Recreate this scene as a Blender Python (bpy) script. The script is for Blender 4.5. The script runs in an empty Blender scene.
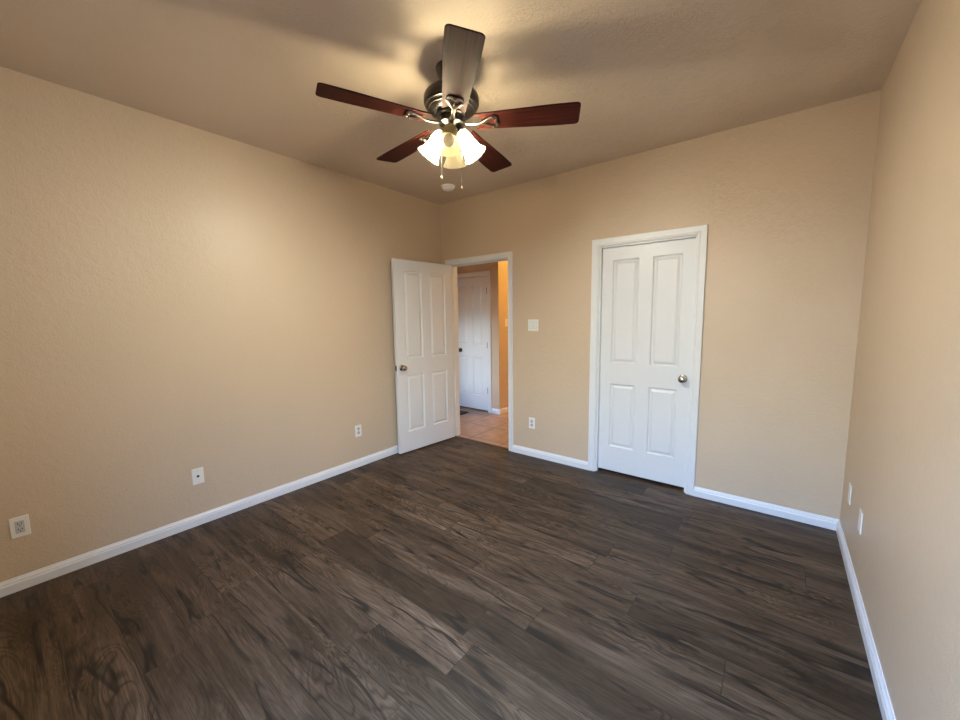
import bpy, bmesh, math, random
from mathutils import Vector, Matrix
random.seed(7)
scn = bpy.context.scene
col = scn.collection

# ------------------------------------------------------------------ camera
cam_data = bpy.data.cameras.new('camera')
cam = bpy.data.objects.new('camera', cam_data)
col.objects.link(cam)
cam_data.sensor_width = 36.0
cam_data.lens = 383.85 / 960 * 36.0
cam_data.clip_start = 0.01
r_ = Vector((0.7882118, 0.61526457, -0.0131022))
u_ = Vector((-0.05883102, 0.09652681, 0.9935902))
f_ = Vector((-0.61258556, 0.7823887, -0.11228021))
m = Matrix((r_, u_, -f_)).transposed().to_4x4()
m.translation = Vector((3.18671, -3.35851, 1.44529))
cam.matrix_world = m
scn.camera = cam

# ------------------------------------------------------------------ world, exposure
SKY = 29.0
world = bpy.data.worlds.new('daylight')
scn.world = world
world.use_nodes = True
wn = world.node_tree.nodes
wl = world.node_tree.links
wn.clear()
wo = wn.new('ShaderNodeOutputWorld')
bg = wn.new('ShaderNodeBackground')
tc = wn.new('ShaderNodeTexCoord')
sx = wn.new('ShaderNodeSeparateXYZ')
rp = wn.new('ShaderNodeValToRGB')
wl.new(tc.outputs['Generated'], sx.inputs[0])
mr = wn.new('ShaderNodeMapRange')
mr.inputs[1].default_value = -1
mr.inputs[2].default_value = 1
wl.new(sx.outputs['Z'], mr.inputs[0])
wl.new(mr.outputs[0], rp.inputs[0])
cr_ = rp.color_ramp      # ground, then a dim horizon band added to hold back low daylight, then open sky
for p_, c_ in ((0.5, (0.05, 0.045, 0.04)), (0.52, (0.27, 0.33, 0.36)), (0.645, (0.29, 0.37, 0.44)), (0.735, (0.26, 0.55, 1.15))):
    e_ = cr_.elements.new(p_)
    e_.color = (*c_, 1)
cr_.elements.remove(cr_.elements[0])
cr_.elements.remove(cr_.elements[-1])
wl.new(rp.outputs[0], bg.inputs[0])
bg.inputs[1].default_value = SKY
wl.new(bg.outputs[0], wo.inputs[0])

vs = scn.view_settings
vs.view_transform = 'Standard'
vs.look = 'None'
vs.exposure = 0.06
vs.gamma = 1.0
vs.use_curve_mapping = False
BULB = 2650.0
HALL_LAMP = 260.0

# ------------------------------------------------------------------ measurements
W, H, D = 3.571, 2.735, 3.53
HWIN = (-1.20, -0.45, 0.45, 1.60)         # unseen hall window, added to light the far door
WIN = (2.00, 3.50, 0.60, 2.42)          # x0 x1 z0 z1 of the window behind the camera

# portal that guides the sampling of the sky through the window opening
pl = bpy.data.lights.new('window_portal', 'AREA')
pl.shape = 'RECTANGLE'
pl.size, pl.size_y = WIN[1] - WIN[0], WIN[3] - WIN[2]
pl.cycles.is_portal = True
po = bpy.data.objects.new('window_portal', pl)
col.objects.link(po)
po.location = ((WIN[0] + WIN[1]) / 2, -D - 0.06, (WIN[2] + WIN[3]) / 2)
po.rotation_euler = (math.radians(90), 0, 0)    # -Z points to +Y, into the room

hl = bpy.data.lights.new('hall_portal', 'AREA')
hl.shape = 'RECTANGLE'
hl.size, hl.size_y = HWIN[1] - HWIN[0], HWIN[3] - HWIN[2]
hl.cycles.is_portal = True
ho = bpy.data.objects.new('hall_portal', hl)
col.objects.link(ho)
ho.location = ((HWIN[0] + HWIN[1]) / 2, 0.0, (HWIN[2] + HWIN[3]) / 2)
ho.rotation_euler = (math.radians(90), 0, 0)

# ------------------------------------------------------------------ helpers
def new_bm():
    return bmesh.new()

def obj(name, bm, mat, parent=None, smooth=False, sharp=35):
    me = bpy.data.meshes.new(name)
    bmesh.ops.recalc_face_normals(bm, faces=bm.faces)
    bm.to_mesh(me)
    bm.free()
    if smooth:
        for p in me.polygons:
            p.use_smooth = True
        me.set_sharp_from_angle(angle=math.radians(sharp))
    o = bpy.data.objects.new(name, me)
    col.objects.link(o)
    if mat:
        me.materials.append(mat)
    if parent:
        o.parent = parent
    return o

def empty(name, loc, rot=(0, 0, 0)):
    o = bpy.data.objects.new(name, None)
    o.empty_display_size = 0.1
    o.location = loc
    o.rotation_euler = rot
    col.objects.link(o)
    return o

def tag(o, label=None, cat=None, group=None, kind=None):
    if label: o['label'] = label
    if cat: o['category'] = cat
    if group: o['group'] = group
    if kind: o['kind'] = kind
    return o

def box(bm, x0, x1, y0, y1, z0, z1, bev=0.0, seg=2):
    c = [(x0, y0, z0), (x1, y0, z0), (x1, y1, z0), (x0, y1, z0), (x0, y0, z1), (x1, y0, z1), (x1, y1, z1), (x0, y1, z1)]
    v = [bm.verts.new(p) for p in c]
    fs = [bm.faces.new([v[i] for i in q]) for q in ((0, 3, 2, 1), (4, 5, 6, 7), (0, 1, 5, 4), (1, 2, 6, 5), (2, 3, 7, 6), (3, 0, 4, 7))]
    if bev > 0:
        es = list({e for f in fs for e in f.edges})
        bmesh.ops.bevel(bm, geom=es, offset=bev, segments=seg, profile=0.5, affect='EDGES')

def lathe(bm, prof, n=32, mat=None):
    """prof: list of (r, z); r=0 closes."""
    rings = []
    for r, z in prof:
        if r < 1e-6:
            p = Vector((0, 0, z))
            rings.append([bm.verts.new(mat @ p if mat else p)])
        else:
            ring = []
            for i in range(n):
                a = 2 * math.pi * i / n
                p = Vector((r * math.cos(a), r * math.sin(a), z))
                ring.append(bm.verts.new(mat @ p if mat else p))
            rings.append(ring)
    for a, b in zip(rings, rings[1:]):
        if len(a) == 1 and len(b) == 1:
            continue
        for i in range(n):
            j = (i + 1) % n
            if len(a) == 1:
                bm.faces.new((a[0], b[i], b[j]))
            elif len(b) == 1:
                bm.faces.new((a[i], a[j], b[0]))
            else:
                bm.faces.new((a[i], a[j], b[j], b[i]))

def tube(bm, pts, rad, n=10, flat=1.0, cap=True):
    """tube along pts; rad number or list; flat squashes along the local vertical."""
    pts = [Vector(p) for p in pts]
    if not isinstance(rad, (list, tuple)):
        rad = [rad] * len(pts)
    prev = None
    rings = []
    for i, p in enumerate(pts):
        t = (pts[min(i + 1, len(pts) - 1)] - pts[max(i - 1, 0)]).normalized()
        ref = Vector((0, 0, 1)) if abs(t.z) < 0.9 else Vector((1, 0, 0))
        s = t.cross(ref).normalized()
        if prev is not None and s.dot(prev) < 0:
            s = -s
        prev = s
        w = s.cross(t).normalized()
        ring = []
        for k in range(n):
            a = 2 * math.pi * k / n
            ring.append(bm.verts.new(p + s * (rad[i] * math.cos(a)) + w * (rad[i] * flat * math.sin(a))))
        rings.append(ring)
    for a, b in zip(rings, rings[1:]):
        for k in range(n):
            j = (k + 1) % n
            bm.faces.new((a[k], a[j], b[j], b[k]))
    if cap:
        bm.faces.new(rings[0][::-1])
        bm.faces.new(rings[-1])

def sweep(bm, prof, frames):
    """prof: list of 2-D points; frames: function index -> list of 3-D points per station (already placed). Open ends capped."""
    rings = [[bm.verts.new(p) for p in st] for st in frames]
    n = len(prof)
    for a, b in zip(rings, rings[1:]):
        for k in range(n):
            j = (k + 1) % n
            bm.faces.new((a[k], a[j], b[j], b[k]))
    bm.faces.new(rings[0][::-1])
    bm.faces.new(rings[-1])

# ------------------------------------------------------------------ materials
class NT:
    def __init__(self, name):
        self.m = bpy.data.materials.new(name)
        self.m.use_nodes = True
        self.n = self.m.node_tree.nodes
        self.l = self.m.node_tree.links
        self.b = self.n['Principled BSDF']
        self.out = self.n['Material Output']
    def node(self, t, **kw):
        x = self.n.new(t)
        for k, v in kw.items():
            setattr(x, k, v)
        return x
    def link(self, a, b):
        self.l.new(a, b)
    def math(self, op, a, b=None, c=None):
        x = self.node('ShaderNodeMath', operation=op)
        for i, v in enumerate((a, b, c)):
            if v is None: continue
            if isinstance(v, (int, float)): x.inputs[i].default_value = v
            else: self.link(v, x.inputs[i])
        return x.outputs[0]
    def ramp(self, fac, stops, interp='LINEAR'):
        x = self.node('ShaderNodeValToRGB')
        cr = x.color_ramp
        cr.interpolation = interp
        while len(cr.elements) < len(stops): cr.elements.new(0.5)
        for e, (p, c) in zip(cr.elements, stops):
            e.position = p
            e.color = (*c, 1) if len(c) == 3 else c
        self.link(fac, x.inputs[0])
        return x.outputs[0]
    def mix(self, fac, a, b, typ='MIX'):
        x = self.node('ShaderNodeMix', data_type='RGBA', blend_type=typ)
        for s, v in ((x.inputs[0], fac), (x.inputs[6], a), (x.inputs[7], b)):
            if isinstance(v, (int, float)): s.default_value = v
            elif isinstance(v, tuple): s.default_value = (*v, 1)
            else: self.link(v, s)
        return x.outputs[2]
    def pos(self):
        return self.node('ShaderNodeNewGeometry').outputs['Position']
    def objco(self):
        return self.node('ShaderNodeTexCoord').outputs['Object']
    def noise(self, vec, scale, detail=4, rough=0.5, dist=0.0):
        x = self.node('ShaderNodeTexNoise')
        x.inputs['Scale'].default_value = scale
        x.inputs['Detail'].default_value = detail
        x.inputs['Roughness'].default_value = rough
        x.inputs['Distortion'].default_value = dist
        self.link(vec, x.inputs['Vector'])
        return x.outputs['Fac']
    def bump(self, height, strength, dist):
        x = self.node('ShaderNodeBump')
        x.inputs['Strength'].default_value = strength
        x.inputs['Distance'].default_value = dist
        self.link(height, x.inputs['Height'])
        self.link(x.outputs[0], self.b.inputs['Normal'])
    def set(self, **kw):
        for k, v in kw.items():
            s = self.b.inputs[k.replace('_', ' ')]
            s.default_value = (*v, 1) if isinstance(v, tuple) and len(v) == 3 else v
        return self

def paint(name, c, rough, bumps, knock=0.0):
    t = NT(name)
    t.set(Roughness=rough)
    p = t.pos()
    # very faint roller mottling of the paint itself
    mott = t.noise(p, 2.2, 5, 0.6)
    cc = t.mix(mott, tuple(v * 0.965 for v in c), tuple(min(1, v * 1.035) for v in c))
    t.link(cc, t.b.inputs['Base Color'])
    fine = t.noise(p, 95, 3, 0.6)
    med = t.noise(p, 24, 3, 0.5, 0.4)
    plat = t.ramp(med, [(0.46, (0, 0, 0)), (0.56, (1, 1, 1))])
    hgt = t.math('ADD', t.math('MULTIPLY', fine, 0.85), t.math('MULTIPLY', plat, 0.28))
    if knock > 0:
        # swirled trowel ridges, in patches
        sw = t.noise(p, 15, 4, 0.55, 2.6)
        ridge = t.math('ABSOLUTE', t.math('SUBTRACT', sw, 0.5))
        ridge = t.ramp(ridge, [(0.0, (1, 1, 1)), (0.045, (0, 0, 0))])
        patch = t.ramp(t.noise(p, 2.6, 2, 0.5), [(0.42, (0, 0, 0)), (0.6, (1, 1, 1))])
        hgt = t.math('ADD', hgt, t.math('MULTIPLY', t.math('MULTIPLY', ridge, patch), knock))
    t.bump(hgt, bumps, 0.004)
    return t.m

M = {}
M['wall'] = paint('tan_wall_paint', (0.575, 0.445, 0.312), 0.42, 0.46, 0.5)
M['ceiling'] = paint('tan_ceiling_paint', (0.63, 0.52, 0.41), 0.55, 0.5, 1.2)

def simple(name, c, rough, metal=0.0, coat=0.0, grain=0.03):
    t = NT(name)
    t.set(Roughness=rough, Metallic=metal)
    if coat:
        t.b.inputs['Coat Weight'].default_value = coat
        t.b.inputs['Coat Roughness'].default_value = 0.1
    n = t.noise(t.objco(), 30, 3)
    t.link(t.mix(n, tuple(v * (1 - grain) for v in c), tuple(min(1, v * (1 + grain)) for v in c)), t.b.inputs['Base Color'])
    return t.m

M['trim'] = simple('white_trim_paint', (0.70, 0.70, 0.695), 0.35)
M['plastic'] = simple('white_plastic', (0.78, 0.76, 0.71), 0.35)
M['insert'] = simple('pale_plastic_insert', (0.50, 0.495, 0.48), 0.4)
M['slot'] = simple('dark_slot', (0.012, 0.011, 0.010), 0.6)
M['pewter'] = simple('dark_pewter_metal', (0.10, 0.09, 0.08), 0.30, 1.0)
M['nickel'] = simple('satin_nickel_metal', (0.42, 0.38, 0.33), 0.24, 1.0)
M['iron'] = simple('antique_silver_metal', (0.20, 0.18, 0.16), 0.28, 1.0)
M['bronze'] = simple('aged_bronze_metal', (0.06, 0.048, 0.038), 0.4, 1.0)
M['detector'] = simple('off_white_plastic', (0.85, 0.84, 0.80), 0.4)
M['strike'] = simple('brass_metal', (0.35, 0.24, 0.12), 0.35, 1.0)

# door skin: white paint on faint embossed grain
t = NT('white_door_paint')
t.set(Roughness=0.38)
p = t.objco()
mp = t.node('ShaderNodeMapping')
mp.inputs['Scale'].default_value = (60, 60, 3)
t.link(p, mp.inputs[0])
g = t.noise(mp.outputs[0], 2.0, 3, 0.6)
t.link(t.mix(g, (0.665, 0.665, 0.66), (0.70, 0.70, 0.695)), t.b.inputs['Base Color'])
t.bump(g, 0.12, 0.002)
M['door'] = t.m

# vinyl plank floor: planks 0.19 m wide running along x
def plank_floor():
    t = NT('dark_oak_planks')
    PW, PL, Y0 = 0.1905, 1.22, -2.156
    p = t.pos()
    s = t.node('ShaderNodeSeparateXYZ')
    t.link(p, s.inputs[0])
    X, Y = s.outputs[0], s.outputs[1]
    v = t.math('DIVIDE', t.math('SUBTRACT', Y, Y0), PW)
    row = t.math('FLOOR', v)
    fv = t.math('SUBTRACT', v, row)
    w1 = t.node('ShaderNodeTexWhiteNoise', noise_dimensions='1D')
    t.link(row, w1.inputs['W'])
    u = t.math('ADD', t.math('DIVIDE', X, PL), t.math('MULTIPLY', w1.outputs['Value'], 7.31))
    cl = t.math('FLOOR', u)
    fu = t.math('SUBTRACT', u, cl)
    cb = t.node('ShaderNodeCombineXYZ')
    t.link(row, cb.inputs[0]); t.link(cl, cb.inputs[1])
    w2 = t.node('ShaderNodeTexWhiteNoise', noise_dimensions='2D')
    t.link(cb.outputs[0], w2.inputs['Vector'])
    rid = w2.outputs['Value']
    # grain space: each plank its own offset
    def gvec(sx, sy, off):
        c = t.node('ShaderNodeCombineXYZ')
        t.link(t.math('ADD', t.math('MULTIPLY', X, sx), t.math('MULTIPLY', rid, 53.0)), c.inputs[0])
        t.link(t.math('ADD', t.math('MULTIPLY', Y, sy), t.math('MULTIPLY', rid, 31.0)), c.inputs[1])
        c.inputs[2].default_value = off
        return c.outputs[0]
    fine = t.noise(gvec(2.2, 95, 0), 2.0, 6, 0.7, 0.25)
    pore = t.noise(gvec(7.0, 260, 5), 2.0, 3, 0.6)
    broad = t.noise(gvec(0.8, 6.5, 3), 1.8, 5, 0.6, 1.0)
    # cathedral figure: contour lines of a stretched noise
    fig = t.noise(gvec(0.85, 4.6, 7), 1.15, 3, 0.5, 0.7)
    rings = t.math('FRACT', t.math('MULTIPLY', fig, 30.0))
    rings = t.math('MULTIPLY', t.math('ABSOLUTE', t.math('SUBTRACT', rings, 0.5)), 2.0)
    figmask = t.ramp(t.noise(gvec(0.9, 3.0, 9), 1.6, 2, 0.5), [(0.40, (0.15, 0.15, 0.15)), (0.58, (1, 1, 1))])
    # dark cracks: thin zero lines of a long noise, only in places
    cr = t.noise(gvec(0.75, 6.5, 11), 1.6, 2, 0.4, 0.5)
    crack = t.ramp(t.math('ABSOLUTE', t.math('SUBTRACT', cr, 0.5)), [(0.0, (1, 1, 1)), (0.014, (0.9, 0.9, 0.9)), (0.036, (0, 0, 0))])
    where = t.ramp(t.noise(gvec(2.0, 5.0, 17), 1.7, 2, 0.5), [(0.43, (0, 0, 0)), (0.56, (1, 1, 1))])
    crack = t.math('MULTIPLY', crack, where)
    knot = t.ramp(t.noise(gvec(4.0, 11.0, 23), 1.25, 4, 0.55, 1.0), [(0.62, (0, 0, 0)), (0.76, (1, 1, 1))])
    base = t.ramp(broad, [(0.28, (0.028, 0.0162, 0.0085)), (0.5, (0.064, 0.0405, 0.0235)), (0.74, (0.122, 0.082, 0.0520))])
    gf = t.ramp(fine, [(0.32, (0.52, 0.50, 0.48)), (0.5, (1, 1, 1)), (0.70, (1.45, 1.45, 1.45))])
    base = t.mix(1.0, base, gf, 'MULTIPLY')
    pf = t.ramp(pore, [(0.36, (0.62, 0.60, 0.58)), (0.52, (1.05, 1.05, 1.05))])
    base = t.mix(0.8, base, pf, 'MULTIPLY')
    rf = t.ramp(rings, [(0.0, (0.34, 0.32, 0.30)), (0.6, (1.15, 1.15, 1.15))])
    base = t.mix(t.math('MULTIPLY', figmask, 0.8), base, rf, 'MULTIPLY')
    tone = t.ramp(rid, [(0.0, (0.68, 0.66, 0.64)), (0.5, (1.0, 0.98, 0.97)), (1.0, (1.26, 1.24, 1.22))])
    base = t.mix(1.0, base, tone, 'MULTIPLY')
    base = t.mix(t.math('MULTIPLY', crack, 0.95), base, (0.010, 0.007, 0.005))
    base = t.mix(t.math('MULTIPLY', knot, 0.75), base, (0.014, 0.010, 0.007))
    # bevelled joints
    ev = t.math('MULTIPLY', t.math('MINIMUM', fv, t.math('SUBTRACT', 1.0, fv)), PW)
    eu = t.math('MULTIPLY', t.math('MINIMUM', fu, t.math('SUBTRACT', 1.0, fu)), PL)
    ed = t.math('MINIMUM', ev, eu)
    seam = t.ramp(t.math('DIVIDE', ed, 0.004), [(0.25, (1, 1, 1)), (0.75, (0, 0, 0))])
    base = t.mix(t.math('MULTIPLY', seam, 0.55), base, (0.012, 0.009, 0.007))
    t.link(base, t.b.inputs['Base Color'])
    t.b.inputs['Specular IOR Level'].default_value = 0.28
    rg = t.math('ADD', 0.40, t.math('MULTIPLY', fine, 0.16))
    t.link(rg, t.b.inputs['Roughness'])
    hg = t.math('SUBTRACT', t.math('MULTIPLY', fine, 0.4), t.math('ADD', t.math('MULTIPLY', seam, 1.0), t.math('MULTIPLY', crack, 0.6)))
    t.bump(hg, 0.22, 0.0025)
    return t.m
M['floor'] = plank_floor()

def tile_floor():
    t = NT('terracotta_tile')
    p = t.pos()
    s = t.node('ShaderNodeSeparateXYZ')
    t.link(p, s.inputs[0])
    u = t.math('DIVIDE', t.math('SUBTRACT', s.outputs[0], 0.32), 0.45)
    v = t.math('DIVIDE', t.math('SUBTRACT', s.outputs[1], 0.14), 0.45)
    fu = t.math('FRACT', u); fv = t.math('FRACT', v)
    cb = t.node('ShaderNodeCombineXYZ')
    t.link(t.math('FLOOR', u), cb.inputs[0]); t.link(t.math('FLOOR', v), cb.inputs[1])
    w = t.node('ShaderNodeTexWhiteNoise', noise_dimensions='2D')
    t.link(cb.outputs[0], w.inputs['Vector'])
    n = t.noise(p, 7, 5, 0.6, 0.5)
    base = t.ramp(n, [(0.3, (0.30, 0.185, 0.115)), (0.7, (0.44, 0.29, 0.19))])
    base = t.mix(0.5, base, t.ramp(w.outputs['Value'], [(0, (0.85, 0.85, 0.85)), (1, (1.1, 1.1, 1.1))]), 'MULTIPLY')
    e = t.math('MINIMUM', t.math('MINIMUM', fu, t.math('SUBTRACT', 1.0, fu)), t.math('MINIMUM', fv, t.math('SUBTRACT', 1.0, fv)))
    g = t.ramp(e, [(0.010, (1, 1, 1)), (0.016, (0, 0, 0))])
    base = t.mix(g, base, (0.10, 0.062, 0.042))
    t.link(base, t.b.inputs['Base Color'])
    t.set(Roughness=0.4)
    t.bump(t.math('SUBTRACT', t.math('MULTIPLY', n, 0.3), g), 0.3, 0.003)
    return t.m
M['tile'] = tile_floor()

def blade_wood():
    t = NT('mahogany_blade')
    mp = t.node('ShaderNodeMapping')
    mp.inputs['Scale'].default_value = (2.0, 55, 10)
    t.link(t.objco(), mp.inputs[0])
    n = t.noise(mp.outputs[0], 1.6, 5, 0.6, 0.4)
    t.link(t.ramp(n, [(0.3, (0.010, 0.003, 0.0025)), (0.55, (0.040, 0.0085, 0.006)), (0.75, (0.085, 0.021, 0.014))]), t.b.inputs['Base Color'])
    t.set(Roughness=0.5)
    t.b.inputs['Specular IOR Level'].default_value = 0.035
    return t.m
M['blade'] = blade_wood()

def shade_glass():
    t = NT('frosted_cream_glass')
    t.n.remove(t.b)
    tr = t.node('ShaderNodeBsdfTransparent'); tr.inputs[0].default_value = (0.90, 0.84, 0.72, 1)
    tl = t.node('ShaderNodeBsdfTranslucent'); tl.inputs[0].default_value = (0.21, 0.19, 0.145, 1)
    df = t.node('ShaderNodeBsdfDiffuse'); df.inputs[0].default_value = (0.21, 0.19, 0.145, 1)
    m1 = t.node('ShaderNodeMixShader'); m1.inputs[0].default_value = 0.25
    t.link(tl.outputs[0], m1.inputs[1]); t.link(df.outputs[0], m1.inputs[2])
    m2 = t.node('ShaderNodeMixShader'); m2.inputs[0].default_value = 0.68
    t.link(tr.outputs[0], m2.inputs[1]); t.link(m1.outputs[0], m2.inputs[2])
    t.link(m2.outputs[0], t.out.inputs[0])
    return t.m
M['shade'] = shade_glass()

def emit(name, c, s):
    t = NT(name)
    t.set(Emission_Color=c, Emission_Strength=s, Base_Color=(0.9, 0.9, 0.88), Roughness=0.4)
    return t.m
M['bulb'] = emit('lit_bulb', (0.97, 0.95, 0.83), BULB)
t = NT('unlit_frosted_bulb')
t.n.remove(t.b)
a = t.node('ShaderNodeBsdfTranslucent'); a.inputs[0].default_value = (0.85, 0.82, 0.74, 1)
b = t.node('ShaderNodeBsdfDiffuse'); b.inputs[0].default_value = (0.85, 0.83, 0.77, 1)
mx = t.node('ShaderNodeMixShader'); mx.inputs[0].default_value = 0.5
t.link(a.outputs[0], mx.inputs[1]); t.link(b.outputs[0], mx.inputs[2]); t.link(mx.outputs[0], t.out.inputs[0])
M['bulb_off'] = t.m
M['hall_lamp'] = emit('lit_hall_lamp', (1.0, 0.58, 0.13), HALL_LAMP)

def rug_mat():
    t = NT('brown_rug_weave')
    n = t.noise(t.pos(), 160, 2, 0.6)
    t.link(t.mix(n, (0.045, 0.03, 0.025), (0.13, 0.09, 0.07)), t.b.inputs['Base Color'])
    t.set(Roughness=0.95)
    return t.m
M['rug'] = rug_mat()
M['rug_edge'] = simple('dark_rug_border', (0.02, 0.015, 0.014), 0.95)

t = NT('window_glass')
t.n.remove(t.b)
a = t.node('ShaderNodeBsdfTransparent')
b = t.node('ShaderNodeBsdfGlossy'); b.inputs['Roughness'].default_value = 0.02
mx = t.node('ShaderNodeMixShader'); mx.inputs[0].default_value = 0.05
t.link(a.outputs[0], mx.inputs[1]); t.link(b.outputs[0], mx.inputs[2]); t.link(mx.outputs[0], t.out.inputs[0])
M['glass'] = t.m

# ------------------------------------------------------------------ room shell
def struct(name, bm, mat, parent=None, label=None, cat=None, smooth=False):
    o = obj(name, bm, mat, parent, smooth)
    o['kind'] = 'structure'
    if label: o['label'] = label
    if cat: o['category'] = cat
    return o

TH = 0.12
E0, E1, EH = 0.117, 0.955, 2.055      # rough opening of the entry door
C0, C1, CH = 1.883, 2.672, 2.055      # and of the closet door
HX0, HY1 = -2.3, 4.0                  # hall extents
AX = -0.03                            # hall corner
HW = 1.2                              # hall door wall
bm = new_bm(); box(bm, 0, W, -D, 0.03, -0.1, 0)
box(bm, C0 - 0.3, W, 0.03, 0.8, -0.1, 0)
struct('floor', bm, M['floor'], label='dark brown wood plank floor of the bedroom', cat='floor')
bm = new_bm()
box(bm, HX0, C0 - 0.31, 0.03, HY1, -0.1, 0.0)
struct('floor_hall', bm, M['tile'], label='terracotta tile floor of the hall beyond the open door', cat='floor')
bm = new_bm(); box(bm, HX0 - .1, W + TH, -D - TH, HY1 + .1, H, H + 0.1)
struct('ceiling', bm, M['ceiling'], label='tan textured ceiling around the fan', cat='ceiling')
bm = new_bm(); box(bm, -TH, 0, -D, 0, 0, H)
struct('wall_left', bm, M['wall'], label='tan wall on the left with three wall plates', cat='wall')
bm = new_bm()
box(bm, HX0, HWIN[0], 0, TH, 0, H)
box(bm, HWIN[0], HWIN[1], 0, TH, 0, HWIN[2])
box(bm, HWIN[0], HWIN[1], 0, TH, HWIN[3], H)
box(bm, HWIN[1], E0, 0, TH, 0, H)
box(bm, E0, E1, 0, TH, EH, H)
box(bm, E1, C0, 0, TH, 0, H)
box(bm, C0, C1, 0, TH, CH, H)
box(bm, C1, W, 0, TH, 0, H)
struct('wall_back', bm, M['wall'], label='tan back wall with the two doorways', cat='wall')
bm = new_bm(); box(bm, W, W + TH, -D, 0.9, 0, H)
struct('wall_right', bm, M['wall'], label='tan textured wall on the right, daylit near the camera', cat='wall')
bm = new_bm()
box(bm, -TH, WIN[0], -D - TH, -D, 0, H)
box(bm, WIN[1], W + TH, -D - TH, -D, 0, H)
box(bm, WIN[0], WIN[1], -D - TH, -D, 0, WIN[2])
box(bm, WIN[0], WIN[1], -D - TH, -D, WIN[3], H)
struct('wall_near', bm, M['wall'], label='tan wall behind the camera with the window', cat='wall')
# hall and closet enclosure
bm = new_bm()
HD0, HD1 = -0.945, -0.222             # hall door rough opening
box(bm, HX0, HD0, HW, HW + TH, 0, H)
box(bm, HD0, HD1, HW, HW + TH, 2.055, H)
box(bm, HD1, AX, HW, HW + TH, 0, H)
box(bm, AX - TH, AX, HW + TH, HY1, 0, H)
struct('wall_hall', bm, M['wall'], label='tan hall wall around the far white door', cat='wall')
bm = new_bm()
box(bm, HX0 - .1, HX0, 0, HW + TH, 0, H)
box(bm, AX - TH, 1.57, HY1, HY1 + .1, 0, H)
box(bm, 1.47, 1.57, TH, HY1, 0, H)
box(bm, HD0 - .2, HD1 + .05, HW + .5, HW + .6, 0, H)
box(bm, HD0 - .2, HD0 - .1, HW + TH, HW + .5, 0, H)
struct('wall_hall_end', bm, M['wall'], label='plain hall end walls out of sight', cat='wall')
bm = new_bm(); box(bm, 1.57, W, 0.8, 0.9, 0, H)
struct('wall_closet', bm, M['wall'], label='closet wall behind the closed white door', cat='wall')

# baseboards: profile (out, up)
BB = [(0, 0), (0.016, 0), (0.016, 0.046), (0.0125, 0.054), (0.0125, 0.060), (0.007, 0.068), (0.004, 0.076), (0, 0.076)]
def base(name, pts, inward, mat=M['trim'], label=None):
    """pts: polyline on the wall line; inward: per-segment normal."""
    bm = new_bm()
    st = []
    for i, p in enumerate(pts):
        n = Vector((0, 0))
        if i > 0: n = Vector(inward[i - 1])
        if i < len(pts) - 1:
            n2 = Vector(inward[i])
            n = n2 if i == 0 else (n + n2 if n.dot(n2) < 0.5 else n)
        st.append([(p[0] + n.x * o, p[1] + n.y * o, h) for o, h in BB])
    sweep(bm, BB, st)
    return struct(name, bm, mat, label=label, cat='baseboard')
base('baseboard_left', [(0, -D), (0, 0)], [(1, 0)], label='white baseboard along the left wall')
base('baseboard_back', [(0.998, 0), (1.836, 0)], [(0, -1)], label='white baseboard between the two doorways')
base('baseboard_corner', [(2.716, 0), (W - 0.001, 0)], [(0, -1)], label='white baseboard right of the closet door')
base('baseboard_right', [(W, -0.001), (W, -D)], [(-1, 0)], label='white baseboard along the right wall')
base('baseboard_near', [(W, -D), (0, -D)], [(0, 1)], label='white baseboard under the window')
base('baseboard_hall', [(-0.162, HW), (AX, HW), (AX, HY1)], [(0, -1), (1, 0)], label='white baseboard round the hall corner')

# casings
CP = [(0, 0), (0, 0.008), (0.006, 0.012), (0.014, 0.012), (0.018, 0.0095), (0.034, 0.0125), (0.048, 0.016), (0.058, 0.016), (0.06, 0.014), (0.06, 0)]
def casing(bm, x0, x1, zt, y, out, wid=0.06):
    """mitred three-sided casing; x0/x1/zt inner edges, y wall face, out = -1 or +1 along y"""
    k = wid / 0.06
    st = []
    for (sx, px, pz, kz) in ((-1, x0, 0, 0), (-1, x0, zt, 1), (1, x1, zt, 1), (1, x1, 0, 0)):
        st.append([(px + sx * o * k, y + out * d, pz + kz * o * k) for o, d in CP])
    sweep(bm, CP, st)

def jamb(bm, x0, x1, zt, y0, y1, th=0.019, stop=None):
    box(bm, x0 - th, x0, y0, y1, 0, zt + th)
    box(bm, x1, x1 + th, y0, y1, 0, zt + th)
    box(bm, x0, x1, y0, y1, zt, zt + th)
    if stop:
        a, b = stop
        box(bm, x0, x0 + 0.011, a, b, 0, zt)
        box(bm, x1 - 0.011, x1, a, b, 0, zt)
        box(bm, x0 + 0.011, x1 - 0.011, a, b, zt - 0.011, zt)

bm = new_bm()
casing(bm, 0.132, 0.940, 2.041, 0, -1, 0.058)
jamb(bm, 0.136, 0.936, 2.036, 0.0, TH, stop=(0.04, 0.075))
casing(bm, 0.132, 0.940, 2.041, TH, 1, 0.058)
entry = struct('trim_1', bm, M['trim'], label='white casing and jamb of the open bedroom doorway', cat='door frame', smooth=True)
bm = new_bm()
casing(bm, 1.896, 2.658, 2.040, 0, -1, 0.06)
jamb(bm, 1.902, 2.653, 2.036, 0.0, TH, stop=(0.012, 0.047))
struct('trim_2', bm, M['trim'], label='white casing and jamb of the closet doorway', cat='door frame', smooth=True)
bm = new_bm()
casing(bm, -0.932, -0.232, 2.040, HW, -1, 0.065)
jamb(bm, -0.926, -0.238, 2.036, HW, HW + TH)
struct('trim_3', bm, M['trim'], label='white casing of the far hall door', cat='door frame', smooth=True)
bm = new_bm(); box(bm, 0.975 - 0.0385, 0.9385, 0.012, 0.034, 0.90, 0.96, 0.001)
bm.free()
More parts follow.
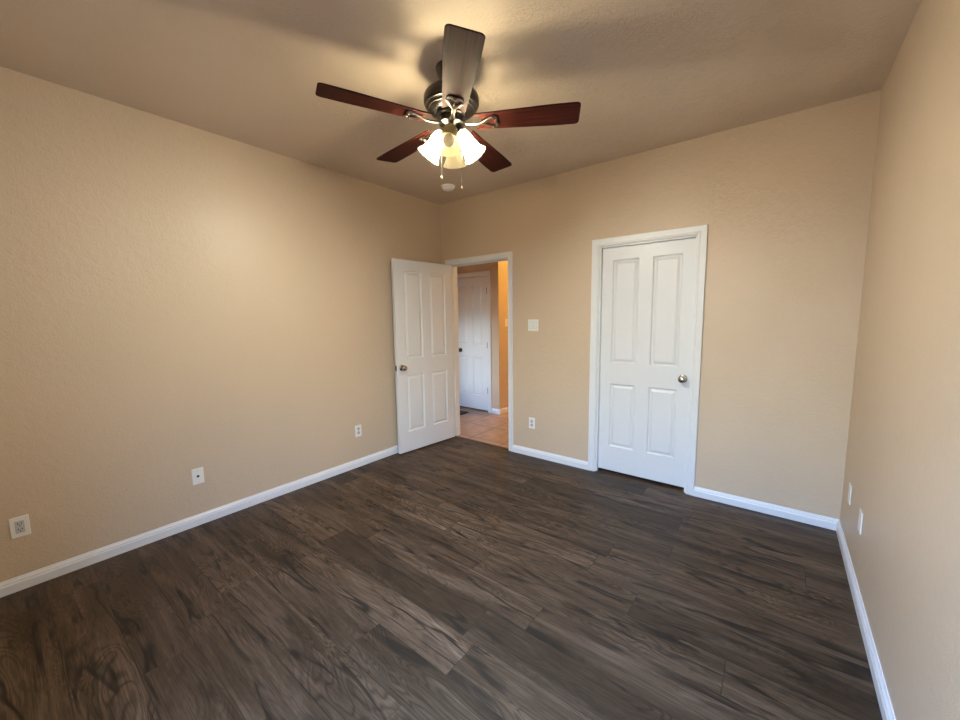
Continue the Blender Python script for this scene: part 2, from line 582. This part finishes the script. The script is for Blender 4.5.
bm = new_bm(); box(bm, 0.9345, 0.9362, 0.004, 0.034, 0.90, 0.965)
obj('strike_plate', bm, M['strike'], entry)['label'] = 'small brass strike plate'
bm = new_bm(); box(bm, 0.1358, 0.937, 0.022, 0.045, 0.0, 0.006, 0.002)
struct('trim_4', bm, simple('brown_threshold', (0.16, 0.095, 0.06), 0.45), label='brown threshold strip between planks and tiles', cat='threshold')

# ------------------------------------------------------------------ panel doors
def door_slab(bm, w, h, th, xs, zs):
    """local x 0..w, z 0..h, faces at y=0 (front, normal -y) and y=th. xs/zs: panel extents."""
    X = sorted({0, w, *[v for p in xs for v in p]})
    Z = sorted({0, h, *[v for p in zs for v in p]})
    rings = [(0.0, 0.0), (0.003, -0.005), (0.009, -0.0115), (0.017, -0.0125), (0.031, -0.0055), (0.036, -0.002)]
    for y, s in ((0.0, 1), (th, -1)):
        vc = {}
        def V(x, z, d):
            k = (round(x, 5), round(z, 5), round(d, 5))
            if k not in vc: vc[k] = bm.verts.new((x, y - s * d, z))
            return vc[k]
        for i in range(len(X) - 1):
            for j in range(len(Z) - 1):
                x0, x1, z0, z1 = X[i], X[i + 1], Z[j], Z[j + 1]
                if (x0, x1) in xs and (z0, z1) in zs:
                    for (o0, d0), (o1, d1) in zip(rings, rings[1:]):
                        a = [(x0 + o0, z0 + o0), (x1 - o0, z0 + o0), (x1 - o0, z1 - o0), (x0 + o0, z1 - o0)]
                        b = [(x0 + o1, z0 + o1), (x1 - o1, z0 + o1), (x1 - o1, z1 - o1), (x0 + o1, z1 - o1)]
                        for k in range(4):
                            l = (k + 1) % 4
                            bm.faces.new((V(*a[k], d0), V(*a[l], d0), V(*b[l], d1), V(*b[k], d1)))
                    o, d = rings[-1]
                    bm.faces.new((V(x0 + o, z0 + o, d), V(x1 - o, z0 + o, d), V(x1 - o, z1 - o, d), V(x0 + o, z1 - o, d)))
                else:
                    bm.faces.new((V(x0, z0, 0), V(x1, z0, 0), V(x1, z1, 0), V(x0, z1, 0)))
    for (a, b) in (((0, 0), (w, 0)), ((w, 0), (w, h)), ((w, h), (0, h)), ((0, h), (0, 0))):
        bm.faces.new([bm.verts.new(p) for p in ((a[0], 0, a[1]), (b[0], 0, b[1]), (b[0], th, b[1]), (a[0], th, a[1]))])

KNOB = [(0, 0.0), (0.033, 0.0), (0.033, 0.004), (0.029, 0.008), (0.016, 0.010), (0.0125, 0.016), (0.012, 0.026), (0.016, 0.031),
        (0.024, 0.036), (0.0285, 0.044), (0.0285, 0.050), (0.025, 0.058), (0.016, 0.063), (0, 0.0645)]
def knob(parent, x, z, y, out, mat, label=None):
    """round knob whose axis runs along local y, sticking out by 'out' sign"""
    rot = Matrix.Rotation(math.radians(90 if out < 0 else -90), 4, 'X')
    bm = new_bm(); lathe(bm, KNOB[6:], 28, rot)
    o = obj('door_knob', bm, mat, parent, True, 50)
    o.location = (x, y, z)
    if label: o['label'] = label
    bm = new_bm(); lathe(bm, KNOB[:7], 28, rot)
    ro = obj('rose', bm, mat, o, True, 50)
    return o

def hinge(parent, x, y, z, mat, rad=0.0065):
    bm = new_bm()
    lathe(bm, [(0, -0.045), (rad, -0.045), (rad, 0.045), (0, 0.045)], 12)
    box(bm, -0.012, 0.012, -0.0012, 0.0012, -0.044, 0.044)
    o = obj('hinge', bm, mat, parent, True)
    o.location = (x, y, z)
    return o

def struct_door(name, loc, rot, w, h, xs, zs, label, th=0.035):
    bm = new_bm()
    door_slab(bm, w, h, th, xs, zs)
    bmesh.ops.remove_doubles(bm, verts=bm.verts, dist=1e-5)
    o = struct(name, bm, M['door'], label=label, cat='door')
    o.location = loc
    o.rotation_euler = rot
    return o

# entry door: hinge edge at local x=0, opened 95 degrees; local front (-y) faces the room's right
zs = [(0.215, 0.825), (1.000, 1.908)]
d1 = struct_door('door_1', (0.168, -0.014, 0.014), (0, 0, 0), 0.79, 2.020, [(0.104, 0.336), (0.442, 0.672)], zs,
                 'open white four-panel door leaning back towards the left wall')
# local x -> direction (cos-95, sin-95); local -y must point to +x: rotate z by -95 sends -y to (-0.996.., ) so mirror instead
a95 = math.radians(-95)
ex = Vector((math.cos(a95), math.sin(a95), 0)); ey = Vector((-math.sin(a95), math.cos(a95), 0))
# rotation by -95: local y -> ey = (0.996,-0.087): the y=th face looks to +x, so the slab's y=th plane is the seen one
d1.rotation_euler = (0, 0, a95)
d1.location = Vector((0.168, -0.014, 0.014)) - ey * 0.035
knob(d1, 0.728, 0.912, 0.0352, 1, M['nickel'], 'dark pewter round knob facing the room')
knob(d1, 0.728, 0.912, -0.0002, -1, M['nickel'])
bm = new_bm(); box(bm, 0.7895, 0.7912, 0.006, 0.029, 0.884, 0.940); box(bm, 0.791, 0.799, 0.011, 0.024, 0.903, 0.921, 0.002)
obj('latch_plate', bm, M['pewter'], d1)
for z in (0.19, 1.0, 1.82):
    hinge(d1, -0.006, -0.004, z, M['nickel'])

# closet door: knob on the right, set back in its frame
d2 = struct_door('door_2', (1.9045, 0.048, 0.024), (0, 0, 0), 0.746, 2.008, [(0.100, 0.318), (0.428, 0.646)],
                 [(0.228, 0.808), (0.992, 1.893)], 'closed white four-panel closet door on the back wall')
knob(d2, 0.686, 0.903, 0.0002, -1, M['nickel'], 'satin nickel round knob')

# hall door: knob on the left, hinges showing on the right
d3 = struct_door('door_3', (-0.924, HW + 0.012, 0.022), (0, 0, 0), 0.684, 2.010, [(0.095, 0.290), (0.394, 0.589)],
                 [(0.215, 0.815), (0.995, 1.895)], 'closed white four-panel door at the end of the hall')
knob(d3, 0.150, 0.905, 0.0002, -1, M['pewter'], 'dark bronze round knob')
for z in (0.31, 1.0, 1.80):
    hinge(d3, 0.686, -0.006, z, M['slot'], 0.010)

# ------------------------------------------------------------------ window behind the camera
x0, x1, z0, z1 = WIN
bm = new_bm()
box(bm, x0, x1, -D - 0.09, -D - 0.03, z0, z0 + 0.05); box(bm, x0, x1, -D - 0.09, -D - 0.03, z1 - 0.05, z1)
box(bm, x0, x0 + 0.05, -D - 0.09, -D - 0.03, z0 + .05, z1 - .05); box(bm, x1 - 0.05, x1, -D - 0.09, -D - 0.03, z0 + .05, z1 - .05)
xm = (x0 + x1) / 2
box(bm, xm - 0.025, xm + 0.025, -D - 0.09, -D - 0.03, z0 + .05, z1 - .05)
win = struct('window_1', bm, M['trim'], label='white sliding window in the wall behind the camera', cat='window')
for a, b in ((x0 + .05, xm - .025), (xm + .025, x1 - .05)):
    bm = new_bm(); box(bm, a, b, -D - 0.065, -D - 0.06, z0 + .05, z1 - .05)
    obj('pane', bm, M['glass'], win)

x0, x1, z0, z1 = HWIN  # added hall window, out of view, throws cool daylight on the far door
bm = new_bm()
for q in ((x0, x1, z0, z0 + .04), (x0, x1, z1 - .04, z1), (x0, x0 + .04, z0 + .04, z1 - .04), (x1 - .04, x1, z0 + .04, z1 - .04)):
    box(bm, q[0], q[1], 0.03, 0.09, q[2], q[3])
hwin = struct('window_2_added', bm, M['trim'], label='unseen white hall window added to light the far door', cat='window')
bm = new_bm(); box(bm, x0 + .04, x1 - .04, 0.058, 0.062, z0 + .04, z1 - .04)
obj('pane', bm, M['glass'], hwin)

# ------------------------------------------------------------------ wall plates (local: plate in xz, front at -y)
def plate_root(name, loc, rz, w, h, label, cat, group=None):
    e = empty(name, loc, (0, 0, rz))
    tag(e, label, cat, group)
    bm = new_bm(); box(bm, -w / 2, w / 2, -0.006, 0.0, -h / 2, h / 2, 0.0025)
    obj('cover_plate', bm, M['plastic'], e)
    return e

def outlet(loc, rz, label, decor=False, group='duplex power outlets'):
    e = plate_root('power_outlet', loc, rz, 0.070, 0.114, label, 'outlet', group)
    if decor:
        bm = new_bm(); box(bm, -0.017, 0.017, -0.0075, -0.0055, -0.034, 0.034, 0.001)
        obj('receptacle', bm, M['insert'], e)
    for s in (1, -1):
        zc = s * (0.016 if decor else 0.0195)
        if not decor:
            bm = new_bm()
            rot = Matrix.Translation((0, 0, zc)) @ Matrix.Rotation(math.radians(90), 4, 'X')
            lathe(bm, [(0, 0.005), (0.0165, 0.005), (0.0165, 0.0072), (0.0155, 0.0078), (0, 0.0078)], 20, rot)
            obj('receptacle', bm, M['insert'], e)
        bm = new_bm()
        for xx in (-0.0065, 0.0065):
            box(bm, xx - 0.0016, xx + 0.0016, -0.0084, -0.0074, zc + 0.000, zc + 0.0085)
        rot = Matrix.Translation((0, 0, zc - 0.0065)) @ Matrix.Rotation(math.radians(90), 4, 'X')
        lathe(bm, [(0, 0.0074), (0.0028, 0.0074), (0.0028, 0.0084), (0, 0.0084)], 10, rot)
        obj('socket_slots', bm, M['slot'], e)
    if not decor:
        bm = new_bm(); lathe(bm, [(0, 0.0055), (0.003, 0.0055), (0.003, 0.0068), (0, 0.0072)], 10, Matrix.Rotation(math.radians(90), 4, 'X'))
        obj('screw', bm, M['insert'], e)
    return e

LW = math.radians(90)     # plate on the left wall faces +x
RW = math.radians(-90)    # on the right wall faces -x
outlet((0, -3.352, 0.348), LW, 'white power outlet with rectangular insert, nearest the camera on the left wall', True)
outlet((0, -1.229, 0.357), LW, 'white power outlet on the left wall, nearest the open door')
outlet((1.227, 0, 0.350), 0, 'white power outlet on the back wall below the light switch')
for y_, z_, lab in ((-0.300, 0.372, 'white wall plate low on the right wall, nearer the corner'),
                    (-0.690, 0.374, 'white wall plate low on the right wall, farther from the corner')):
    e = plate_root('wall_plate', (W, y_, z_), RW, 0.070, 0.114, lab, 'wall plate')
    for z in (0.030, -0.030):
        bm = new_bm(); lathe(bm, [(0, 0.0055), (0.003, 0.0055), (0.003, 0.0062), (0, 0.0065)], 10, Matrix.Translation((0, 0, z)) @ Matrix.Rotation(math.radians(90), 4, 'X'))
        obj('screw', bm, M['insert'], e)
e = plate_root('cable_jack', (0, -2.542, 0.352), LW, 0.070, 0.114, 'white wall plate with one black jack in the middle of the left wall', 'wall plate')
r90 = Matrix.Rotation(math.radians(90), 4, 'X')
bm = new_bm(); lathe(bm, [(0, 0.0055), (0.0085, 0.0055), (0.0085, 0.008), (0.006, 0.0105), (0, 0.0105)], 16, r90)
obj('socket', bm, M['slot'], e, True)
for z in (0.042, -0.042):
    bm = new_bm(); lathe(bm, [(0, 0.0055), (0.003, 0.0055), (0.003, 0.0068), (0, 0.0072)], 10, Matrix.Translation((0, 0, z)) @ r90)
    obj('screw', bm, M['insert'], e)
e = plate_root('light_switch', (1.239, 0, 1.353), 0, 0.116, 0.114, 'white double light switch on the back wall between the doorways', 'light switch')
for xx in (-0.023, 0.023):
    bm = new_bm(); box(bm, xx - 0.017, xx + 0.017, -0.0075, -0.0055, -0.0335, 0.0335, 0.001)
    fr = obj('switch_frame', bm, M['insert'], e)
    bm = new_bm()
    vs_ = [(-.0145, -.0075, -.031), (.0145, -.0075, -.031), (.0145, -.0125, .031), (-.0145, -.0125, .031), (-.0145, -.0065, -.031), (.0145, -.0065, -.031), (.0145, -.0065, .031), (-.0145, -.0065, .031)]
    vv = [bm.verts.new((xx + a, b, c)) for a, b, c in vs_]
    for q in ((0, 1, 2, 3), (4, 5, 6, 7), (0, 1, 5, 4), (1, 2, 6, 5), (2, 3, 7, 6), (3, 0, 4, 7)): bm.faces.new([vv[i] for i in q])
    obj('rocker', bm, M['plastic'], fr)
e = plate_root('light_switch', (AX, 1.392, 1.352), LW, 0.070, 0.114, 'white light switch on the orange-lit hall wall', 'light switch')
bm = new_bm(); box(bm, -0.005, 0.005, -0.016, -0.005, -0.004, 0.012, 0.002)
obj('toggle', bm, M['plastic'], e)

# ------------------------------------------------------------------ smoke detector
e = empty('smoke_detector', (0.507, -0.413, H))
tag(e, 'white round smoke detector on the ceiling beyond the fan', 'smoke detector')
bm = new_bm(); lathe(bm, [(0, 0), (0.070, 0), (0.071, -0.010), (0.067, -0.014), (0.058, -0.015), (0.0, -0.015)], 36)
obj('mounting_ring', bm, M['detector'], e, True)
bm = new_bm(); lathe(bm, [(0.0, -0.014), (0.056, -0.0145), (0.055, -0.028), (0.050, -0.036), (0.030, -0.043), (0.0, -0.045)], 36)
for k in range(20):
    a = 2 * math.pi * k / 20
    v0 = Matrix.Rotation(a, 4, 'Z') @ Matrix.Translation((0.0555, 0, -0.022))
    q = bmesh.ops.create_cube(bm, size=1, matrix=v0 @ Matrix.Diagonal((0.004, 0.006, 0.008, 1)))
obj('sensor_housing', bm, M['detector'], e, True)
bm = new_bm(); lathe(bm, [(0, -0.043), (0.006, -0.0428), (0.006, -0.0465), (0, -0.047)], 12)
ob = obj('test_button', bm, M['insert'], e, True); ob.location = (0.02, 0, 0.0015)

# ------------------------------------------------------------------ hall rug and hall lamp
e = empty('hall_rug', (-0.83, 0.76, 0))
tag(e, 'dark brown rug on the hall tiles in front of the far door', 'rug')
bm = new_bm(); box(bm, -0.33, 0.33, -0.23, 0.23, 0.0005, 0.008, 0.002)
obj('pile', bm, M['rug'], e)
bm = new_bm()
for a in ((-0.36, 0.36, -0.26, -0.23), (-0.36, 0.36, 0.23, 0.26), (-0.36, -0.33, -0.23, 0.23), (0.33, 0.36, -0.23, 0.23)):
    box(bm, *a, 0.0005, 0.010, 0.002)
obj('border', bm, M['rug_edge'], e)
e = empty('hall_ceiling_light', (0.75, 2.3, H))
tag(e, 'round hall ceiling light glowing warm beyond the doorway', 'ceiling light')
bm = new_bm(); lathe(bm, [(0, 0), (0.15, 0), (0.15, -0.02), (0.14, -0.025), (0, -0.025)], 32)
obj('base', bm, M['pewter'], e, True)
bm = new_bm(); lathe(bm, [(0, -0.025), (0.135, -0.025), (0.125, -0.06), (0.08, -0.09), (0, -0.10)], 24)
obj('lamp_shade', bm, M['hall_lamp'], e, True)

# ------------------------------------------------------------------ ceiling fan
FZ = 2.4616 - H        # blade plane below the ceiling
fan = empty('ceiling_fan', (1.7508, -1.7347, H), (-0.0274, 0, 0))
tag(fan, 'five-blade mahogany ceiling fan with four frosted glass shades, two of them lit', 'ceiling fan')
bm = new_bm(); lathe(bm, [(0, 0.003), (0.080, 0.003), (0.082, -0.006), (0.080, -0.014), (0.078, -0.020), (0.074, -0.040), (0.058, -0.058), (0.036, -0.066), (0.022, -0.068), (0.0, -0.068)], 40)
obj('canopy', bm, M['pewter'], fan, True)
bm = new_bm(); lathe(bm, [(0, -0.060), (0.0135, -0.060), (0.0135, -0.115), (0, -0.115)], 20)
obj('downrod', bm, M['pewter'], fan, True)
bm = new_bm()
lathe(bm, [(0, -0.098), (0.030, -0.098), (0.034, -0.106), (0.060, -0.112), (0.105, -0.120), (0.132, -0.130), (0.142, -0.142), (0.145, -0.150),
           (0.145, -0.178), (0.140, -0.186), (0.132, -0.190), (0.132, -0.196), (0.126, -0.200), (0.118, -0.204), (0.118, -0.210),
           (0.108, -0.216), (0.100, -0.222), (0.085, -0.226), (0, -0.226)], 48)
motor = obj('motor_housing', bm, M['pewter'], fan, True)
for rr, zz in ((0.133, -0.193), (0.119, -0.207)):
    bm = new_bm()
    lathe(bm, [(rr - 0.004, zz + 0.004), (rr + 0.002, zz + 0.003), (rr + 0.003, zz), (rr + 0.002, zz - 0.003), (rr - 0.004, zz - 0.004)], 48)
    ob = obj('trim_ring', bm, M['iron'], motor, True)
bm = new_bm(); lathe(bm, [(0, -0.224), (0.076, -0.224), (0.080, -0.230), (0.080, -0.242), (0.074, -0.247), (0, -0.247)], 40)
obj('flywheel', bm, M['pewter'], fan, True)
bm = new_bm()
lathe(bm, [(0, -0.246), (0.058, -0.246), (0.062, -0.252), (0.062, -0.270), (0.066, -0.274), (0.066, -0.280), (0.052, -0.286), (0.036, -0.298), (0.020, -0.306), (0, -0.308)], 36)
obj('switch_housing', bm, M['pewter'], fan, True)

def blade_mesh():
    bm = new_bm()
    out = []
    # outline in local (x radial, y tangential)
    r0, r1, w0, w1 = 0.128, 0.66, 0.116, 0.152
    def hw(x):
        return (w0 + (w1 - w0) * min(1, max(0, (x - r0) / 0.40))) / 2
    pts = []
    for k in range(0, 9):              # rounded root
        a = math.pi / 2 * k / 8
        pts.append((r0 + 0.035 * (1 - math.sin(a)), hw(r0) - 0.035 * (1 - math.cos(a)) * 1.0 if False else (hw(r0) - 0.035) + 0.035 * math.cos(math.pi / 2 - a)))
    top = pts
    for k in range(1, 12):
        x = r0 + 0.035 + (r1 - 0.022 - r0 - 0.035) * k / 12
        top.append((x, hw(x)))
    for k in range(0, 8):
        a = math.pi / 2 * k / 7
        top.append((r1 - 0.022 + 0.022 * math.sin(a), hw(r1) - 0.022 + 0.022 * math.cos(a)))
    ol = top + [(x, -y) for x, y in reversed(top)]
    th = 0.006
    up = [bm.verts.new((x, y, th / 2)) for x, y in ol]
    dn = [bm.verts.new((x, y, -th / 2)) for x, y in ol]
    bm.faces.new(up); bm.faces.new(dn[::-1])
    n = len(ol)
    for i in range(n):
        j = (i + 1) % n
        bm.faces.new((up[i], dn[i], dn[j], up[j]))
    return bm

def iron_mesh():
    """bracket in the blade's own frame: stem from the hub, then an open pointed loop under the blade"""
    bm = new_bm()
    tube(bm, [(0.060, 0, -0.004), (0.090, 0, -0.012), (0.120, 0, -0.016), (0.150, 0, -0.013), (0.165, 0, -0.010)], [0.016, 0.012, 0.0095, 0.009, 0.010], 10, 0.55)
    for s in (1, -1):
        tube(bm, [(0.160, 0.002 * s, -0.010), (0.180, 0.014 * s, -0.009), (0.205, 0.030 * s, -0.008), (0.225, 0.038 * s, -0.008), (0.240, 0.032 * s, -0.008), (0.243, 0.018 * s, -0.008), (0.237, 0.006 * s, -0.008), (0.234, 0.0, -0.008)],
             [0.008, 0.0075, 0.007, 0.0075, 0.008, 0.0075, 0.007, 0.007], 8, 0.7)
    for (x, y) in ((0.222, 0.037), (0.222, -0.037), (0.238, 0.0)):
        lathe(bm, [(0, -0.018), (0.005, -0.017), (0.007, -0.014), (0.007, -0.003), (0, -0.003)], 10, Matrix.Translation((x, y, 0)))
    # raised inner leaf on the spine
    tube(bm, [(0.165, 0, -0.008), (0.185, 0, -0.008), (0.205, 0, -0.007)], [0.006, 0.005, 0.002], 8, 0.6)
    return bm

bo = obj('blade', blade_mesh(), M['blade'], fan)
bv = bo.modifiers.new('edge', 'BEVEL'); bv.width = 0.0018; bv.segments = 2; bv.limit_method = 'ANGLE'
io = obj('blade_bracket', iron_mesh(), M['iron'], bo, True)
io['label'] = 'open looped silver bracket'
pitch = -0.15
for k in range(5):
    b = bo if k == 0 else bo.copy()
    i = io if k == 0 else io.copy()
    if k:
        col.objects.link(b); col.objects.link(i)
        b.parent = fan; i.parent = b
    az = -0.7573 + k * 2 * math.pi / 5
    b.location = (0, 0, FZ)
    b.rotation_euler = (Matrix.Rotation(az, 3, 'Z') @ Matrix.Rotation(pitch, 3, 'X')).to_euler()

# light kit: four tilted bell shades
SH = [(0.024, 0.0), (0.030, 0.005), (0.037, 0.018), (0.0405, 0.036), (0.0415, 0.060), (0.043, 0.084), (0.047, 0.106), (0.055, 0.126), (0.064, 0.139), (0.067, 0.142)]
tilt = math.radians(35)
def kit_frame(az):
    # local z of the shade points out and down; origin at the neck
    return Matrix.Rotation(az, 4, 'Z') @ Matrix.Translation((0.045, 0, -0.320)) @ Matrix.Rotation(math.pi - tilt, 4, 'Y')
bm = new_bm(); lathe(bm, SH + [(r - 0.0025, z) for r, z in reversed(SH)], 36)
sh0 = obj('lamp_shade', bm, M['shade'], fan, True, 60)
bm = new_bm(); lathe(bm, [(0, -0.012), (0.020, -0.012), (0.027, -0.004), (0.0285, 0.008), (0.024, 0.012), (0, 0.012)], 28)
fi0 = obj('fitter', bm, M['pewter'], sh0, True)
BULB_PROFILE = [(0, 0.020), (0.0115, 0.022), (0.012, 0.050), (0.018, 0.072), (0.0255, 0.092), (0.0280, 0.107), (0.0255, 0.121), (0.016, 0.132), (0, 0.136)]
bulbs = []
for lit in (False, True):
    bm = new_bm(); lathe(bm, BULB_PROFILE, 20)
    b = obj('bulb', bm, M['bulb'] if lit else M['bulb_off'], sh0, True)
    b['label'] = 'glowing bulb' if lit else 'unlit white bulb'
    bulbs.append(b)
bm = new_bm(); tube(bm, [(0.0, 0.0, -0.008), (0.004, 0, -0.022), (0.0, 0.0, -0.034)], [0.010, 0.009, 0.012], 10)
for k in range(4):          # the shades towards the camera and the far corner hold bulbs that are out
    az = math.radians(-56 + 90 * k)
    s = sh0 if k == 0 else sh0.copy()
    bb = bulbs[k] if k < 2 else bulbs[k % 2].copy()
    ff = fi0 if k == 0 else fi0.copy()
    if k:
        col.objects.link(s); col.objects.link(ff)
        s.parent = fan
        ff.parent = s
    if k >= 2: col.objects.link(bb)
    bb.parent = s
    s.matrix_basis = kit_frame(az)
bm.free()
for k in range(4):
    az = math.radians(-56 + 90 * k)
    bm = new_bm()
    c, s = math.cos(az), math.sin(az)
    tube(bm, [(0.026 * c, 0.026 * s, -0.292), (0.036 * c, 0.036 * s, -0.298), (0.042 * c, 0.042 * s, -0.308), (0.044 * c, 0.044 * s, -0.317)], [0.010, 0.010, 0.011, 0.013], 12)
    obj('shade_arm', bm, M['pewter'], fan, True)

# pull chains
for (dx, zb) in ((-0.053, 2.175 - H), (0.055, 2.125 - H)):
    px, py = 0.788 * dx, 0.615 * dx
    bm = new_bm()
    tube(bm, [(px * 0.95, py * 0.95, -0.272), (px * 1.02, py * 1.02, -0.30), (px, py, -0.36), (px, py, zb + 0.02)], 0.0011, 6)
    z = -0.36
    while z > zb + 0.022:
        bmesh.ops.create_icosphere(bm, subdivisions=1, radius=0.0019, matrix=Matrix.Translation((px, py, z)))
        z -= 0.008
    ch = obj('pull_chain', bm, M['iron'], fan, True)
    bm = new_bm()
    lathe(bm, [(0, 0.022), (0.002, 0.021), (0.003, 0.016), (0.0048, 0.010), (0.005, 0.005), (0.003, 0.001), (0, 0)], 12, Matrix.Translation((px, py, zb)))
    obj('pull_knob', bm, M['strike'], ch, True)
